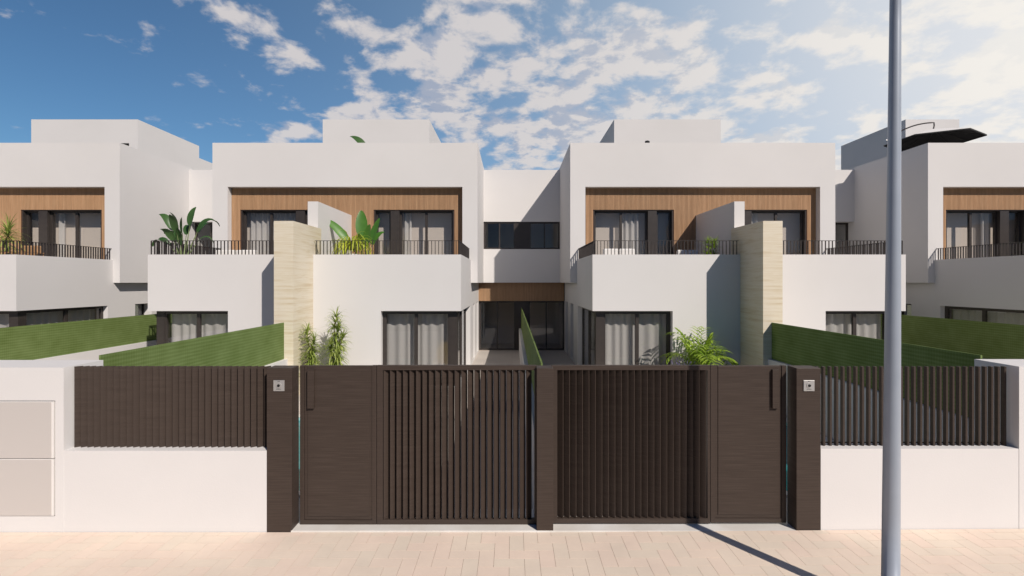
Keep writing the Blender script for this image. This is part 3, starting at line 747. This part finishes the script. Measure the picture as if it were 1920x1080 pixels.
# palm in front of the right pair
rr = random.Random(31)
r = thing('potted_palm', 'bright green feathery palm on the right house wall beside the window', 'plant', (4.70, 13.0, .245)); pot(r, 4.70, 13.0, .245, .22, .45)
lf = MB(); st = MB()
for q in range(30):
    az = rr.uniform(0, 2*math.pi); el = R(rr.uniform(57, 89)); l = rr.uniform(.8, 1.68)
    p = arch((4.70+.06*math.cos(az), 13.0+.06*math.sin(az), .66), az, el, l, rr.uniform(.55, 1.0), 14)
    st.tube(p, [.008]*7+[.005]*7, 5, False)
    for i in range(4, 14):
        for sd in (-1, 1):
            for sub in (0.2,):
                pp = p[i-1].lerp(p[i], sub+.5); d = (p[i]-p[i-1]).normalized()
                s = d.cross(Vector((0, 0, 1))).normalized()*sd
                dirv = (s*.8+d*.75+Vector((0, 0, .12))).normalized(); ll = .40*(1-.45*abs((i-8)/6))
                az3 = math.atan2(dirv.y, dirv.x)
                ribbon(lf, arch(pp, az3, math.asin(dirv.z), ll, 2.6, 5), lambda t: .026*(math.sin(math.pi*(t*.9+.1)))**.7+.0005, sidev(az3), .2)
st.build('stems', 'petiole', r, smooth=True); lf.build('fronds', 'leaf_palm', r, smooth=True)
# lavender
rr = random.Random(41)
r = thing('lavender_bush', 'small purple tipped lavender bush left of the feathery palm', 'plant', (4.33, 12.95, .245)); pot(r, 4.33, 12.95, .245, .2, .42, 'pot_grey')
st = MB(); hd = MB()
for q in range(150):
    az = rr.uniform(0, 2*math.pi); p = arch((4.33+.12*math.cos(az)*rr.random(), 12.95+.12*math.sin(az), .62), az, R(rr.uniform(50, 88)), rr.uniform(.25, .52), .5, 5)
    ribbon(st, p, lambda t: .006*(1-t)+.001, sidev(az), .2)
    if q % 2: hd.tube([p[-1], p[-1]+(p[-1]-p[-2]).normalized()*.06], [.010, .005], 5)
st.build('stems', 'leaf_sage', r); hd.build('flowers', 'lavender', r)
# small plant on the right pair's left balcony
rr = random.Random(51)
r = thing('potted_plant', 'small bright green plant left of the right balcony divider', 'plant', (5.70, 14.65, ZF)); pot(r, 5.70, 14.65, ZF, .16, .45, 'pot_grey')
lf = MB()
for hz, ng in ((.5, 45), (.72, 30), (.85, 22)):
    for sx_ in (-.1, .03, .1): spiky(lf, (5.70+sx_, 14.65, ZF+hz), ng, .28, rr, .016, (0, 80), 1.4)
lf.build('leaves', 'leaf_palm', r, smooth=True)
# plant in a white pot at the far left balcony
dracaena(-14.75, 14.95, ZF, 1.6, 'arching grassy plant in a white pot on the far left balcony', 61, [(0, 1.25)], ln=.7, w_=.016)
dracaena(14.75, 14.4, ZF, 1.6, 'spiky plant on the balcony at the right edge', 62, [(0, .8)], 'pot_grey', ln=.4, w_=.014)
# roof plant
paradise(-4.80, 18.9, 6.6, 1.0, [(172, 66, 1.22, .80, .17, .6), (30, 72, .65, .55, .11, 1.2), (-60, 70, .5, .5, .1, 1.2), (200, 65, .4, .5, .1, 1.0)], 'broad leaf of a plant peeping over the left house roof', 8)

# ------------------------------------------------------------------ furniture
def sofa(x, y, z, wd, lab, mt='cushion'):
    r = thing('outdoor_sofa', lab, 'sofa', (x, y, z), 'low outdoor sofas on the balconies')
    m = MB()
    for a in (-1, 1):
        for b_ in (0, .62): m.box(x+a*(wd/2-.05)-.02, x+a*(wd/2-.05)+.02, y+b_, y+b_+.04, z, z+.25)
    m.box(x-wd/2, x+wd/2, y, y+.68, z+.25, z+.29); m.build('sofa_frame', 'teak', r)
    m = MB(); m.box(x-wd/2+.02, x+wd/2-.02, y+.01, y+.55, z+.29, z+.43); m.build('seat_cushion', mt, r, bevel=.03)
    m = MB(); m.box(x-wd/2+.02, x-.01, y+.52, y+.66, z+.42, z+.74); m.box(x+.01, x+wd/2-.02, y+.52, y+.66, z+.42, z+.74); m.build('back_cushion', 'cushion_white', r, bevel=.04)
sofa(3.25, 15.0, ZF+.02, 1.0, 'pale outdoor sofa on the right house balcony beside its curtained window')
sofa(5.55, 15.6, ZF+.02, .72, 'pale outdoor sofa against the right balcony divider behind a small plant')
sofa(-8.55, 15.3, ZF, 1.3, 'cream outdoor sofa on the left balcony right of the bird of paradise')
r = thing('balcony_armchair', 'tan cushioned wooden armchair on the far left balcony beside the grassy plant', 'armchair', (-14.2, 14.9, ZF))
m = MB()
for a in (-.3, .3):
    for b_ in (-.3, .3): m.tube([(-14.2+a, 14.9+b_, ZF), (-14.2+a*.95, 14.9+b_*.95, ZF+.6)], .022, 8)
    m.box(-14.2+a-.03, -14.2+a+.03, 14.58, 15.2, ZF+.58, ZF+.61)
m.build('wooden_frame', 'teak', r)
m = MB(); m.box(-14.46, -13.94, 14.62, 15.15, ZF+.3, ZF+.44); m.box(-14.46, -13.94, 15.05, 15.2, ZF+.44, ZF+.82); m.build('cushions', 'teak', r, bevel=.04)
# furniture seen through the ground floor curtain of the left pair
r = thing('lounge_chair', 'yellow lounge chair behind the sheer curtain of the left house', 'armchair', (-1.98, 14.95, .27))
m = MB(); m.box(-2.28, -1.72, 14.75, 15.35, .55, .70); m.build('seat', 'yellow', r, bevel=.04)
m = MB(); m.obox((-2.0, 15.42, .98), (.56, .12, .62), Matrix.Rotation(R(-14), 3, 'X')); m.build('backrest', 'yellow', r, bevel=.04)
for a in (-.26, .26):
    m = MB(); m.box(-2.0+a-.04, -2.0+a+.04, 14.78, 15.35, .70, .86); m.build('armrest', 'yellow', r, bevel=.03)
    for b_ in (14.82, 15.3):
        m = MB(); m.tube([(-2.0+a*.9, b_, .27), (-2.0+a*.85, b_, .56)], .015, 8); m.build('leg', 'teak', r)

for o in bpy.data.objects:
    if '_o' in o: del o['_o']
S.cycles.max_bounces = 10; S.cycles.diffuse_bounces = 2; S.cycles.transparent_max_bounces = 16
